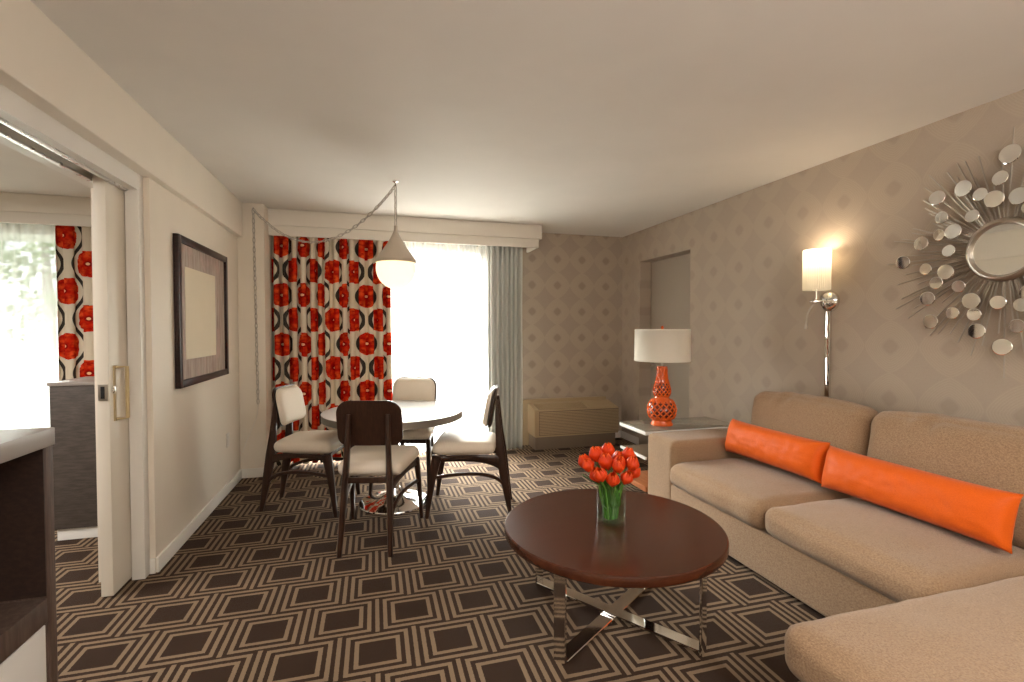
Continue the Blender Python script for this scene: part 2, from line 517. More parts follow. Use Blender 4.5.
# back wall: window opening of the living room and of the bedroom
WX0, WX1, WZ1 = -.80, 1.215, 2.26
EX0, EX1 = -4.6, -2.35
bm = bmesh.new()
box(bm, WX1, XR+.24, YB, OUT, 0, ZC); box(bm, WX0, WX1, YB, OUT, WZ1, ZC)
box(bm, EX1, WX0, YB, OUT, 0, ZC); box(bm, EX0, EX1, YB, OUT, WZ1, ZC); box(bm, BX, EX0, YB, OUT, 0, ZC)
box(bm, WX0, WX1, YB, OUT, 0, .03); box(bm, EX0, EX1, YB, OUT, 0, .03)
struct(obj('wall_back', bm, M['paper_back'], smooth=False))
struct(obj('wall_front', B(BX, XR+.24, YF-.12, YF, 0, ZC), M['wall'], smooth=False))
struct(obj('wall_bedroom', B(BX-.12, BX, YF, OUT, 0, ZC), M['wall'], smooth=False))
# left wall with the sliding-door pocket, doorway from 1.85 to 3.08
OP0, OP1, HZ = 1.85, 3.09, 2.087
bm = bmesh.new()
box(bm, -1.255, XL, OP1+.015, 4.885, 0, 2.20, .004)
box(bm, -1.42, -1.335, OP1-.02, 4.885, 0, 2.20)
box(bm, -1.42, XL, YF, OP0, 0, 2.20)
box(bm, -1.42, -.952, 4.885, YB, 0, ZC, .004)
struct(obj('wall_left', bm, M['wall'], ang=30))
struct(obj('trim_soffit', B(-1.42, -1.128, YF, 4.885, 2.172, ZC, .008, 3), M['wall'], ang=40))
bm = bmesh.new()
box(bm, -1.26, -1.198, OP1-.045, OP1+.015, 0, HZ+.09, .003)
box(bm, -1.26, -1.1985, OP0, OP1-.046, HZ, HZ+.09)
box(bm, -1.42, -1.335, OP0, OP1, HZ, HZ+.09)
struct(obj('trim_doorway', bm, M['trim'], ang=30))
bm = bmesh.new()
box(bm, -1.2605, -1.243, OP0, OP1-.05, HZ-.012, HZ, .002); box(bm, -1.345, -1.325, OP0, OP1-.05, HZ-.012, HZ, .002)
box(bm, -1.34, -1.25, OP0, OP1+.3, HZ+.06, HZ+.085)
struct(obj('trim_door_track', bm, M['alu'], ang=30))
# baseboards
def baseboard(name, pts):
    bm = bmesh.new()
    for x0, x1, y0, y1 in pts:
        box(bm, x0, x1, y0, y1, 0, .085, .004)
    struct(obj(name, bm, M['trim'], ang=30))
baseboard('baseboard_left', [(XL, XL+.013, OP1+.017, 4.872), (XL, -.952, 4.872, 4.885), (-.952, -.94, 4.872, YB), (-1.198, XL, OP1+.005, OP1+.016)])
baseboard('baseboard_right', [(XR-.013, XR, YF, DY0), (XR-.013, XR, DY1, YB)])
baseboard('baseboard_back', [(1.24, XR-.013, YB-.013, YB)])
# alcove door
d1 = struct(obj('door_1', B(3.102, 3.15, DY0+.004, DY1-.004, .005, DZ-.004, .003), M['alcove_door'], ang=30), 'flat taupe door recessed in the patterned wall behind the orange lamp', 'door')
bm = bmesh.new()
lathe(bm, [(0, 0), (.028, 0), (.028, .008), (.011, .012), (.011, .05), (0, .05)], 24)
bmesh.ops.rotate(bm, verts=bm.verts, cent=(0, 0, 0), matrix=Matrix.Rotation(-PI/2, 3, 'Y'))
tube(bm, [(-.045, .005, 0), (-.047, -.05, 0), (-.045, -.11, -.003)], [.009, .009, .007], 10)
obj('door_handle', bm, M['chrome'], d1, loc=(3.102, DY1-.085, .93))
# sliding door
d2 = struct(obj('door_2', B(-1.318, -1.266, 2.868, 3.88, .012, HZ+.05, .003), M['door_cream'], ang=30), 'cream sliding pocket door half pushed into the left wall', 'door')
bm = bmesh.new()
box(bm, -1.266, -1.262, 2.905, 2.928, .885, 1.165, .001)
tube(bm, [(-1.262, 2.917, .893), (-1.226, 2.955, .893), (-1.226, 2.955, 1.157), (-1.262, 2.917, 1.157)], .009, 10)
obj('handle', bm, M['handle'], d2)
bm = bmesh.new()
box(bm, -1.312, -1.272, 2.864, 2.868, .995, 1.075, .001)
bm2 = B(-1.300, -1.284, 2.8605, 2.865, 1.005, 1.065, .001)
la = obj('latch_plate', bm, M['nickel'], d2); obj('latch_slot', bm2, M['black'], la)
bm = bmesh.new()
lathe(bm, [(0, 0), (.022, 0), (.022, .006), (.012, .012), (0, .012)], 20)
bmesh.ops.rotate(bm, verts=bm.verts, cent=(0, 0, 0), matrix=Matrix.Rotation(PI/2, 3, 'Y'))
obj('thumb_turn', bm, M['chrome'], d2, loc=(-1.266, 2.905, 1.045))
# windows
def window(name, x0, x1, z1, label, mull):
    bm = bmesh.new(); w = .05
    y0, y1 = YB+.03, YB+.09
    box(bm, x0, x0+w, y0, y1, .03, z1, .004); box(bm, x1-w, x1, y0, y1, .03, z1, .004)
    box(bm, x0, x1, y0, y1, z1-w, z1, .004); box(bm, x0, x1, y0, y1, .03, .03+w, .004)
    for m in mull: box(bm, m-w/2, m+w/2, y0, y1, .03, z1, .004)
    o = struct(obj(name, bm, M['white_lam'], ang=30), label, 'window')
    obj('window_glass', B(x0+w*.6, x1-w*.6, YB+.055, YB+.062, .05, z1-w*.6), M['glass'], o, smooth=False)
window('window_1', WX0, WX1, WZ1, 'tall window behind the white sheer beside the dining table', [.2])
window('window_2', EX0, EX1, WZ1, 'bedroom window behind the sheer seen through the sliding doorway', [-3.5])

# ------------------------------------------------------------------ valances and curtains
def valance(x0, x1, label):
    t = thing('curtain_valance', label, 'valance', ((x0+x1)/2, 5.05, 2.23))
    c = (x0+x1)/2
    bm = bmesh.new()
    box(bm, x0-c, x1-c, 0, .03, .099, .25, .003); box(bm, x1-c-.03, x1-c, .03, .39, .099, .25, .003)
    obj('upper_board', bm, M['valance'], t, ang=30)
    bm = bmesh.new()
    box(bm, x0-c, x1-c-.03, .015, .04, .005, .099, .003); box(bm, x1-c-.055, x1-c-.03, .03, .39, .005, .099, .003)
    obj('lower_board', bm, M['valance'], t, ang=30)
    return t
valance(-.950, 1.766, 'cream two-step valance boxed over the living room curtains')
valance(-4.9, -1.44, 'cream valance over the bedroom window seen through the doorway')

def curtain(x0, x1, y, z0, z1, nf, depth, seed=0, stretch=None, u0=0.0, hang=.06):
    """pleated sheet along x; uv in metres along the cloth"""
    rnd = random.Random(seed)
    fr = [rnd.uniform(.75, 1.3) for _ in range(nf)]
    tot = sum(fr); edges = [0]
    for q in fr: edges.append(edges[-1]+q/tot)
    amp = [rnd.uniform(.65, 1.15) for _ in range(nf)]
    cols = []
    sub = 14
    for k in range(nf):
        for s in range(sub):
            a = s/sub
            t = edges[k]+(edges[k+1]-edges[k])*a
            ph = 2*PI*a
            w = math.sin(ph)
            # slight overhang of the fold so that pleats look round
            cols.append((x0+(x1-x0)*t-hang*(x1-x0)/nf*math.sin(2*ph), depth*amp[k]*w))
    cols.append((x1, 0))
    us = [u0]
    for (xa, ya), (xb, yb) in zip(cols, cols[1:]): us.append(us[-1]+math.hypot(xb-xa, yb-ya))
    if stretch:
        sc = stretch/(us[-1]-u0)
        us = [u0+(q-u0)*sc for q in us]
    bm = bmesh.new(); uvl = bm.loops.layers.uv.new('uv')
    nz = 26; g = []
    for j in range(nz+1):
        v = j/nz; z = z0+(z1-z0)*v
        fl = .72+.28*(1-v)**.7
        sway = .012*noise.noise(Vector((seed*7.3, v*2.0, 1)))
        row = []
        for i, (x, dy) in enumerate(cols):
            n = noise.noise(Vector((i*.21+seed*11, v*1.7, .5)))
            row.append(bm.verts.new((x+sway+.010*n*(1-v), y+dy*fl+.008*n, z)))
        g.append(row)
    for j in range(nz):
        for i in range(len(cols)-1):
            fa = bm.faces.new((g[j][i], g[j][i+1], g[j+1][i+1], g[j+1][i]))
            for lp, (ii, jj) in zip(fa.loops, ((i, j), (i+1, j), (i+1, j+1), (i, j+1))):
                lp[uvl].uv = (us[ii], z0+(z1-z0)*jj/nz)
    return bm
def curtain_thing(name, bm, mat, label, cat):
    o = obj(name, bm, M[mat], None, ang=180)
    if mat != 'sheer':
        md = o.modifiers.new('thickness', 'SOLIDIFY'); md.thickness = .002
    return tag(o, label, cat)
curtain_thing('patterned_curtain', curtain(-.945, .17, 5.17, .035, 2.31, 14, .075, 3, stretch=2.35, hang=.155), 'curtain', 'orange and white flower print curtain drawn beside the dining table', 'curtain')
curtain_thing('sheer_curtain', curtain(-.93, 1.28, 5.28, .03, 2.31, 28, .022, 5), 'sheer', 'white sheer curtain glowing over the window behind the dining table', 'curtain')
curtain_thing('grey_drape', curtain(1.20, 1.585, 5.20, .02, 2.31, 7, .04, 8), 'drape', 'pale grey drape bunched at the right end of the living room window', 'curtain')
curtain_thing('sheer_curtain', curtain(-4.7, -2.50, 5.26, .03, 2.31, 22, .028, 9), 'sheer', 'white sheer curtain of the bedroom seen through the open doorway', 'curtain')
curtain_thing('patterned_curtain', curtain(-2.65, -1.95, 5.16, .035, 2.31, 5, .035, 11, u0=.1, stretch=.95, hang=.11), 'curtain_bed', 'flower print curtain in the bedroom beside the sliding door', 'curtain')

# ------------------------------------------------------------------ picture, outlet
t = thing('framed_picture', 'large dark framed picture with cream centre hanging on left wall', 'picture', (XL, 3.925, .985))
bm = bmesh.new(); w = .045; hy = .515; hz = .945
for a in ((-hy, -hy+w, 0, hz), (hy-w, hy, 0, hz), (-hy+w, hy-w, 0, w), (-hy+w, hy-w, hz-w, hz)):
    box(bm, .002, .034, a[0], a[1], a[2], a[3], .004)
obj('frame', bm, M['frame'], t, ang=30)
obj('mat_board', B(.002, .016, -hy+w-.005, hy-w+.005, w-.005, hz-w+.005), M['mat'], t, smooth=False)
obj('artwork', B(.016, .018, -.371, .24, .17, .762), M['paper'], t, smooth=False)
t = thing('wall_outlet', 'small cream power outlet low on the left wall', 'outlet', (XL, 4.5, .375))
obj('cover_plate', B(0, .006, -.036, .036, 0, .115, .003), M['outlet'], t)
for z in (.035, .08):
    obj('socket', B(.006, .0085, -.016, .016, z-.014, z+.014, .002), M['outlet'], t)

# ------------------------------------------------------------------ wall air conditioner
t = thing('wall_air_conditioner', 'beige through-wall air conditioner under the wallpaper beside the drape', 'air conditioner', (2.22, 5.10, 0))
yb = YB-5.10-.016
obj('wall_sleeve', B(-.575, .49, yb-.06, yb-.001, .0, .53, .004), M['ac'], t)
bm = bmesh.new()
prism(bm, [(0, .145), (0, .435), (.012, .447), (yb-.06, .497), (yb-.06, .145)], 0, -.513, .513)
bmesh.ops.bevel(bm, geom=[e for e in bm.edges], offset=.008, segments=2, affect='EDGES')
obj('casing', bm, M['ac'], t, ang=30)
bm = bmesh.new()
for k in range(15):
    z = .172+k*.0172
    box(bm, -.462, .505, -.010, .004, z, z+.0115, .002)
obj('front_louvre', bm, M['ac'], t, ang=30)
obj('front_panel', B(-.465, .508, -.004, .004, .165, .432, .002), M['ac_dark'], t)  # brown panel puts the shade of the louvre gaps into colour
bm = bmesh.new()
sl = (.497-.447)/(yb-.072)
for k in range(14):
    y = .035+k*.0125
    zz = .447+(y-.012)*sl
    box(bm, -.455, .12, y, y+.006, zz-.002, zz+.004, .001)
gr = obj('top_grille', bm, M['ac'], t, ang=30)
bm = bmesh.new()
prism(bm, [(.03, .447+.018*sl+.0006), (.21, .447+.198*sl+.0006), (.21, .447+.198*sl-.002), (.03, .447+.018*sl-.002)], 0, -.46, .125)
obj('grille_shade', bm, M['ac_dark'], gr, smooth=False)  # dark sheet laid on the casing as the shade between slats
obj('control_lid', prism(bmesh.new(), [(.03, .447+.018*sl), (.03, .447+.018*sl+.004), (.21, .447+.198*sl+.004), (.21, .447+.198*sl)], 0, .17, .48), M['ac'], t, smooth=False)
obj('kick_base', B(-.50, .485, .03, yb-.07, .0, .146, .004), M['ac_kick'], t)

# ------------------------------------------------------------------ dining table
t = thing('dining_table', 'round white dining table with chrome pedestal between four chairs', 'table', (.145, 3.88, 0))
bm = bmesh.new()
lathe(bm, [(0, .715), (.525, .715), (.530, .713), (.530, .71), (.527, .709), (0, .709)], 96)
obj('tabletop', bm, M['table_white'], t, loc=(0, 0, .006))
bm = bmesh.new()
lathe(bm, [(0, .664), (.522, .664), (.529, .668), (.529, .7145), (0, .7145)], 96)
obj('edge_band', bm, M['table_edge'], t)
bm = bmesh.new()
lathe(bm, [(0, 0), (.262, 0), (.268, .006), (.264, .014), (.20, .024), (.12, .040), (.06, .075), (.042, .12), (0, .12)], 64)
obj('pedestal_base', bm, M['chrome'], t)
bm = bmesh.new()
lathe(bm, [(0, .115), (.040, .115), (.036, .2), (.036, .60), (.05, .635), (.14, .655), (.15, .664), (0, .664)], 48)
obj('column', bm, M['chrome'], t)

# ------------------------------------------------------------------ chairs
def make_chair():
    t = thing('dining_chair', '', 'chair')
    # y forward, z up
    # seat cushion: trapezoid, wider at the front
    def fn(p, a, b, c):
        k = .80+.20*(p.y+.225)/.45
        p.x *= k
        p.z += .012*max(0, p.y-.05)/.2*(1 if c > 0 else 0)
        if c > 0 and b > .8: p.z -= .010*(b-.8)/.2
        return p
    bm = cushion(.485, .45, .085, .040, (0.004, .004, .014), 18, .001, 1, fn)
    obj('seat', bm, M['seat'], t, loc=(0, .030, .487), ang=60)
    # plywood shell of the backrest, gently curved
    def shell(w, h, rb, rt, th, zc, y0, rad, m):
        bm = bmesh.new()
        pts = roundrect(w, h, rb, 8, 0, 0, rt)
        nx, nz = 24, 16
        def inside(u, v):   # map square to rounded rect by scaling rays
            L = max(abs(u), abs(v))
            if L < 1e-6: return (0, 0)
            a = math.atan2(v*h/2, u*w/2)
            d = Vector((math.cos(a), math.sin(a)))
            best = None
            for i in range(len(pts)):
                p, q = Vector(pts[i]), Vector(pts[(i+1) % len(pts)])
                e = q-p; den = d.x*e.y-d.y*e.x
                if abs(den) < 1e-12: continue
                tt = (p.x*e.y-p.y*e.x)/den; ss = (p.x*d.y-p.y*d.x)/den
                if tt > 0 and -1e-6 <= ss <= 1+1e-6 and (best is None or tt < best): best = tt
            return (d.x*best*L, d.y*best*L)
        gg = []
        for i in range(nx+1):
            gg.append([inside(-1+2*i/nx, -1+2*j/nz) for j in range(nz+1)])
        lay = []
        for sgn in (-1, 1):
            L = []
            for i in range(nx+1):
                r = []
                for j in range(nz+1):
                    x, z = gg[i][j]
                    u, v = -1+2*i/nx, -1+2*j/nz
                    e = max(abs(u), abs(v))
                    soft = m*(1-e**6)**.5 if m else 0
                    yy = y0+rad*x*x+(th/2*sgn*(1 if not m else (1-e**10*.5)))+(soft if sgn > 0 else 0)
                    r.append(bm.verts.new((x, yy-.05*(z/h), zc+z)))
                L.append(r)
            lay.append(L)
        for L, fl in zip(lay, (0, 1)):
            for i in range(nx):
                for j in range(nz):
                    q = (L[i][j], L[i+1][j], L[i+1][j+1], L[i][j+1])
                    bm.faces.new(q if fl == 0 else q[::-1])
        rim = [(i, 0) for i in range(nx)]+[(nx, j) for j in range(nz)]+[(i, nz) for i in range(nx, 0, -1)]+[(0, j) for j in range(nz, 0, -1)]
        for k in range(len(rim)):
            a, b = rim[k], rim[(k+1) % len(rim)]
            bm.faces.new((lay[0][a[0]][a[1]], lay[0][b[0]][b[1]], lay[1][b[0]][b[1]], lay[1][a[0]][a[1]]))
        return bm
    bk = obj('backrest', shell(.40, .285, .06, .085, .014, .772, -.183, .35, 0), M['dark_wood'], t, ang=50)
    obj('back_cushion', shell(.385, .27, .055, .08, .018, .772, -.160, .35, .026), M['seat'], bk, ang=60)
    for s in (-1, 1):
        # rear leg continues up as the post behind the backrest
        ptsr = [(s*.150, -.305, 0), (s*.146, -.287, .10), (s*.141, -.262, .25), (s*.134, -.235, .42), (s*.126, -.222, .56), (s*.121, -.213, .70), (s*.118, -.206, .83)]
        lg = obj('leg', beam(bmesh.new(), ptsr, [.026, .028, .032, .034, .032, .030, .026], [.028, .040, .058, .070, .050, .036, .020], (1, 0, 0)), M['dark_wood'], t)
        ptsf = [(s*.243, .290, 0), (s*.240, .278, .10), (s*.232, .252, .28), (s*.224, .228, .40), (s*.222, .220, .443)]
        obj('leg', beam(bmesh.new(), ptsf, [.024, .027, .032, .034, .034], [.026, .034, .050, .066, .070], (1, 0, 0)), M['dark_wood'], t)
        # seat rail, arching from the front leg to the post
        pr = bez((s*.222, .235, .418), (s*.20, .10, .428), (s*.165, -.10, .43), (s*.136, -.232, .385), 12)
        obj('seat_rail', beam(bmesh.new(), pr, .026, [.046, .040, .036, .034, .032, .032, .032, .034, .036, .042, .050, .060, .074], (1, 0, 0)), M['dark_wood'], t)
        ps = bez((s*.231, .255, .285), (s*.195, .08, .305), (s*.150, -.22, .335), (s*.144, -.268, .185), 14)
        obj('stretcher', beam(bmesh.new(), ps, .020, .024, (1, 0, 0)), M['dark_wood'], t)
        bm = bmesh.new()
        tube(bm, [(s*.122, -.200, .53), (s*.122, -.190, .60)], .008, 8)
    obj('cross_rail', B(-.215, .215, .19, .215, .405, .443, .004), M['dark_wood'], t)
    obj('cross_rail', B(-.14, .14, -.232, -.208, .415, .450, .004), M['dark_wood'], t)
    return t
chair = make_chair()
CH = [((.012, 3.285), -14, 'dining chair in front of the table, its dark brown back turned to the room'),
      ((-.478, 4.012), -107.3, 'white cushioned dining chair beside the print curtain, facing right'),
      ((.700, 3.640), 74, 'white cushioned dining chair seen side-on, at the table side nearest the coffee table'),
      ((.290, 4.305), 160, 'dining chair behind the round table against the bright window')]
for i, ((x, y), a, lab) in enumerate(CH):
    c = chair if i == 0 else copy_tree(chair)
    c.location = (x, y, 0); c.rotation_euler = (0, 0, math.radians(a))
    c['label'] = lab; c['group'] = 'dining chairs around the round table'

# ------------------------------------------------------------------ pendant on a swagged chain
PX, PY = .165, 3.86
t = thing('pendant_lamp', 'lit globe pendant with putty cone cap hanging over the dining table', 'lamp', (PX, PY, ZC))
bm = bmesh.new()
lathe(bm, [(0, 0), (.022, 0), (.022, -.008), (.008, -.014), (0, -.014)], 20)
tube(bm, [(.0, 0, -.012), (.0, .012, -.02), (0, .012, -.034), (0, -.004, -.04), (0, -.01, -.03)], .0035, 8)
obj('ceiling_hook', bm, M['chrome'], t)
cone_top, cone_bot, R0 = 2.128-ZC, 1.882-ZC, .150
bm = bmesh.new()
pr = [(0, cone_top+.012), (.012, cone_top+.012), (.013, cone_top-.02)]
for k in range(1, 15):
    a = k/14
    pr.append((.013+(R0-.013)*(a**1.25), cone_top-.02-(cone_top-.02-cone_bot)*a))
pr += [(R0+.003, cone_bot-.008), (R0+.003, cone_bot-.024), (R0-.004, cone_bot-.026), (R0-.006, cone_bot-.003), (.05, cone_bot+.09), (0, cone_bot+.12)]
obj('cone_cap', lathe(bm, pr, 48), M['cone'], t)
bm = bmesh.new(); pr = []
zc = cone_bot-.068
for k in range(17):
    a = math.radians(32-k*(122/16))
    pr.append((max(0, .149*math.cos(a)), zc+.157*math.sin(a)))
pr[-1] = (0, zc-.157)
pr = [(.08, zc+.085)]+pr
obj('globe', lathe(bm, pr, 48), M['globe'], t)
def links(path, step=.042, r=.0155, w=.0030):
    """chain links along a polyline"""
    bm = bmesh.new()
    P = [Vector(p) for p in path]
    L = [0]
    for a, b in zip(P, P[1:]): L.append(L[-1]+(b-a).length)
    n = int(L[-1]/step)
    for k in range(n):
        d = (k+.5)*L[-1]/n
        i = max(j for j in range(len(L)) if L[j] <= d+1e-9); i = min(i, len(P)-2)
        c = P[i].lerp(P[i+1], (d-L[i])/(L[i+1]-L[i])); tg = (P[i+1]-P[i]).normalized()
        a = tg.orthogonal().normalized(); b = tg.cross(a)
        if k % 2: a = b
        ring = []
        for q in range(12):
            th = 2*PI*q/12
            ring.append(c+tg*(step*.68*math.cos(th))+a*(r*.72*math.sin(th)))
        tube(bm, ring, w, 5, closed=True)
    return bm
def sag(p, q, s, n=24):
    p, q = Vector(p), Vector(q); out = []
    for i in range(n+1):
        a = i/n; v = p.lerp(q, a); v.z -= s*4*a*(1-a); out.append(v)
    return out
hk = Vector((0, 0, -.036)); wh = Vector((-1.035-PX, 4.865-PY, 2.425-ZC))
main = [hk, Vector((0, 0, cone_top+.015))]
swag = sag(hk, wh, .36, 30)
drop = [wh, wh+Vector((.01, 0, -.8)), wh+Vector((.02, 0, -1.75))]
ch = obj('chain', links(main), M['nickel'], t)
obj('swag_chain', links(swag), M['nickel'], t)
obj('wall_chain', links(drop), M['nickel'], t)
bm = bmesh.new(); rng = random.Random(4)
wob = lambda pts: [Vector(p)+Vector((rng.uniform(-.004, .004), rng.uniform(-.004, .004), 0)) for p in pts]
dn = [wh.lerp(drop[-1], k/16) for k in range(17)]
tail = bez(drop[-1], drop[-1]+Vector((0, 0, -.18)), (-1.10-PX, 4.866-PY, .42-ZC), (-1.145-PX, 4.867-PY, .24-ZC), 10)
tube(bm, wob(main), .003, 6); tube(bm, wob(swag), .003, 6); tube(bm, wob(dn)+tail, .003, 6)
obj('cord', bm, M['outlet'], t)
bm = bmesh.new()
tube(bm, [wh+Vector((0, .018, .012)), wh+Vector((0, .0, .012)), wh+Vector((0, -.008, .004)), wh+Vector((0, -.004, -.006))], .004, 8)
obj('wall_hook', bm, M['nickel'], t)

# ------------------------------------------------------------------ coffee table
TX, TY = 1.07, 2.06
t = thing('coffee_table', 'round dark brown coffee table with crossed chrome legs before sofa', 'table', (TX, TY, 0))
TOP = .437
bm = bmesh.new()
lathe(bm, [(0, TOP), (.498, TOP), (.503, TOP-.004), (.505, TOP-.012), (.505, TOP-.034), (.500, TOP-.042), (.48, TOP-.044), (0, TOP-.044)], 96)
obj('tabletop', bm, M['table_wood'], t)
for i, deg in enumerate((214, 304, 124, 34)):
    a = math.radians(deg); d = Vector((math.cos(a), math.sin(a), 0)); n = Vector((-d.y, d.x, 0)); r = .425
    bm = bmesh.new()
    beam(bm, [d*r+Vector((0, 0, z)) for z in (0, .02, .2, TOP-.046)], .058, .012, n)
    obj('leg', bm, M['chrome'], t, ang=30)
for k, deg in enumerate((214, 304)):
    a = math.radians(deg); d = Vector((math.cos(a), math.sin(a), 0)); n = Vector((-d.y, d.x, 0))
    z = .007+.0125*k
    bm = bmesh.new(); beam(bm, [d*.418+Vector((0, 0, z)), d*-.418+Vector((0, 0, z))], .066, .012, n)
    obj('cross_bar', bm, M['chrome'], t, ang=30)

# vase and tulips
VX, VY, VZ = 1.072, 2.072, TOP
v = tag(obj('glass_vase', lathe(bmesh.new(), [(0, .0), (.064, .0), (.067, .004), (.067, .180), (.0645, .180), (.0645, .018), (.060, .014), (0, .014)], 48), M['vase'], loc=(VX, VY, VZ+.0005)),
        'clear cylinder glass vase of tulips standing on the coffee table', 'vase')
wt = obj('water', lathe(bmesh.new(), [(0, .0155), (.060, .0155), (.0638, .02), (.0638, .10), (0, .10)], 40), m_glass('vase_water', (.90, .96, .90, 1)), v)
def make_tulip():
    t = thing('tulip', 'orange-red tulip in the glass vase on the coffee table', 'flower', group='tulips in the glass vase')
    return t
def bloom_mesh():
    bm = bmesh.new()
    for ring, (n, off, rr, hh) in enumerate(((3, 0, .024, .060), (3, 60, .0265, .058))):
        for k in range(n):
            a0 = math.radians(off+120*k)
            gr = []
            for j in range(9):
                v = j/8
                # cup profile
                r = rr*(math.sin(min(1, v*1.35+.12)*PI/2)**.8)*(1-.62*max(0, v-.45)**1.3/.45)
                wd = .95*min(1, .45+1.4*v)*(1-.62*max(0, v-.62)**1.5/.234)
                row = []
                for i in range(7):
                    u = -1+2*i/6
                    a = a0+u*wd*.95
                    rad = r*(1-.04*u*u)+.002*(1-u*u)
                    zz = hh*v*.92 - .006*abs(u)**2*v + (0.004*ring)
                    row.append(bm.verts.new((rad*math.cos(a), rad*math.sin(a), zz)))
                gr.append(row)
            for j in range(8):
                for i in range(6):
                    bm.faces.new((gr[j][i], gr[j][i+1], gr[j+1][i+1], gr[j+1][i]))
    return bm
bl = bpy.data.meshes.new('bloom'); _b = bloom_mesh(); _b.to_mesh(bl); _b.free()
for p in bl.polygons: p.use_smooth = True
bl.materials.append(M['petal'])
heads = [(-.118, .02, .245, 15), (-.085, -.06, .232, 20), (-.028, -.075, .205, 6), (.055, -.075, .215, 14), (.110, -.03, .225, 24),
         (.128, .03, .262, 26), (-.075, .05, .285, 8), (-.03, .0, .272, 4), (.012, .055, .300, 2), (.03, -.025, .262, 8),
         (.072, .045, .278, 16), (-.055, -.03, .268, 10), (.085, -.055, .250, 18), (.0, .105, .285, 14), (-.115, .085, .255, 22), (.06, .1, .262, 22), (-.01, -.09, .26, 8), (.10, .0, .285, 8), (-.10, .0, .215, 8)]
rng = random.Random(2)
pos = [Vector((a*.74, b*.74, .205+(c-.205)*.85)) for a, b, c, _ in heads]
for it in range(60):        # push the blooms apart until they only touch
    for i in range(len(pos)):
        for j in range(i):
            d = pos[i]-pos[j]; d.z *= .8
            if d.length < .056:
                q = d.normalized()*(.056-d.length)*.5
                pos[i] += q; pos[j] -= q
for i, hp in enumerate(pos):
    hx, hy, hz = hp
    a = rng.uniform(0, 2*PI); rb = .018+.026*rng.random()
    dirx = Vector((hx, hy, 0)); d = dirx.normalized() if dirx.length > .02 else Vector((1, 0, 0))
    base = Vector((hx*.26, hy*.26, .020))
    hd = hp.copy()
    mid = Vector((hx*.48, hy*.48, .165))
    root = make_tulip(); root.location = (VX, VY, VZ)
    path = bez(base, base.lerp(mid, .6), mid, hd, 10)
    # keep stems inside the vase
    for q in path:
        if q.z < .185:
            l = math.hypot(q.x, q.y)
            if l > .055: q.x *= .055/l; q.y *= .055/l
    obj('stem', tube(bmesh.new(), path, .0034, 7), M['stem'], root)
    tg = (path[-1]-path[-3]).normalized()
    tg = (tg+Vector((0, 0, .5))).normalized()
    b = bpy.data.objects.new('bloom', bl); link(b, root)
    b.location = hd-tg*.004
    b.rotation_euler = (Matrix.Rotation(0, 3, 'Z') @ tg.to_track_quat('Z', 'Y').to_matrix()).to_euler()
    b.rotation_euler.rotate_axis('Z', rng.uniform(0, 6))
    s = rng.uniform(1.16, 1.34); b.scale = (s, s, s)
    # blade leaf
    bm = bmesh.new(); n = 12; rows = []
    la = math.atan2(hy, hx)+rng.uniform(-.3, .3)
    ln = rng.uniform(.72, .92) if i not in (1,) else .8
    out = .085 if i % 3 else .12
    side = Vector((-math.sin(la), math.cos(la), 0)); rad = Vector((math.cos(la), math.sin(la), 0))
    for k in range(n+1):
        s_ = k/n
        p = base*(1-s_)+rad*(out*max(0, s_-.35)**1.4*1.6)+rad*.03*s_
        p.z = .02+(hz*ln-.02)*s_-.10*max(0, s_-.75)*(1 if i % 3 == 0 else .2)
        if p.z < .185:
            l = math.hypot(p.x, p.y)
            if l > .038: p.x *= .038/l; p.y *= .038/l
        w = .021*math.sin(PI*min(1, .12+s_*.88))**.8
        rows.append([bm.verts.new(p-side*w+rad*.004), bm.verts.new(p), bm.verts.new(p+side*w+rad*.004)])
    for q, r in zip(rows, rows[1:]):
        bm.faces.new((q[0], q[1], r[1], r[0])); bm.faces.new((q[1], q[2], r[2], r[1]))
    obj('leaf', bm, M['leaf'], root, ang=180)

# ------------------------------------------------------------------ sectional sofa
t = thing('sectional_sofa', 'sand coloured sectional sofa with chaise along the patterned right wall', 'sofa', (2.4, 1.8, 0))
def sofa(name, bm, x, y, z, lab=None, rot=None):
    o = obj(name, bm, M['sofa'], t, loc=(x-2.4, y-1.8, z), rot=rot, ang=70)
    return o
Y0, Y1, YM, YC = 2.955, 3.29, 2.105, 1.245
sofa('base', B(-.485, .485, -.86, .86, -.12, .12, .014, 3), 2.47, 2.092, .145)
bm = B(-.80, .80, -.40, .40, -.12, .12, .014, 3)
sofa('chaise_base', bm, 2.10, .825, .145)
bm = cushion(.93, .335, .55, .035, (.002, .004, .003), 16, .0015, 2)
sofa('arm', bm, 2.465, (Y0+Y1)/2, .287)
sofa('back_frame', cushion(.15, 2.86, .56, .04, (.004, 0, .003), 16, .001, 3), 2.868, 1.845, .29)
sofa('seat_cushion', cushion(.71, Y0-YM-.006, .155, .060, (.020, .004, .032), 26, .006, 4), 2.31, (Y0+YM)/2, .342)
sofa('seat_cushion', cushion(.71, YM-YC-.006, .155, .060, (.020, .004, .032), 26, .006, 5), 2.31, (YM+YC)/2, .342)
sofa('chaise_cushion', cushion(1.56, .84, .170, .06, (.014, .006, .024), 30, .005, 6), 2.00, .82, .350)
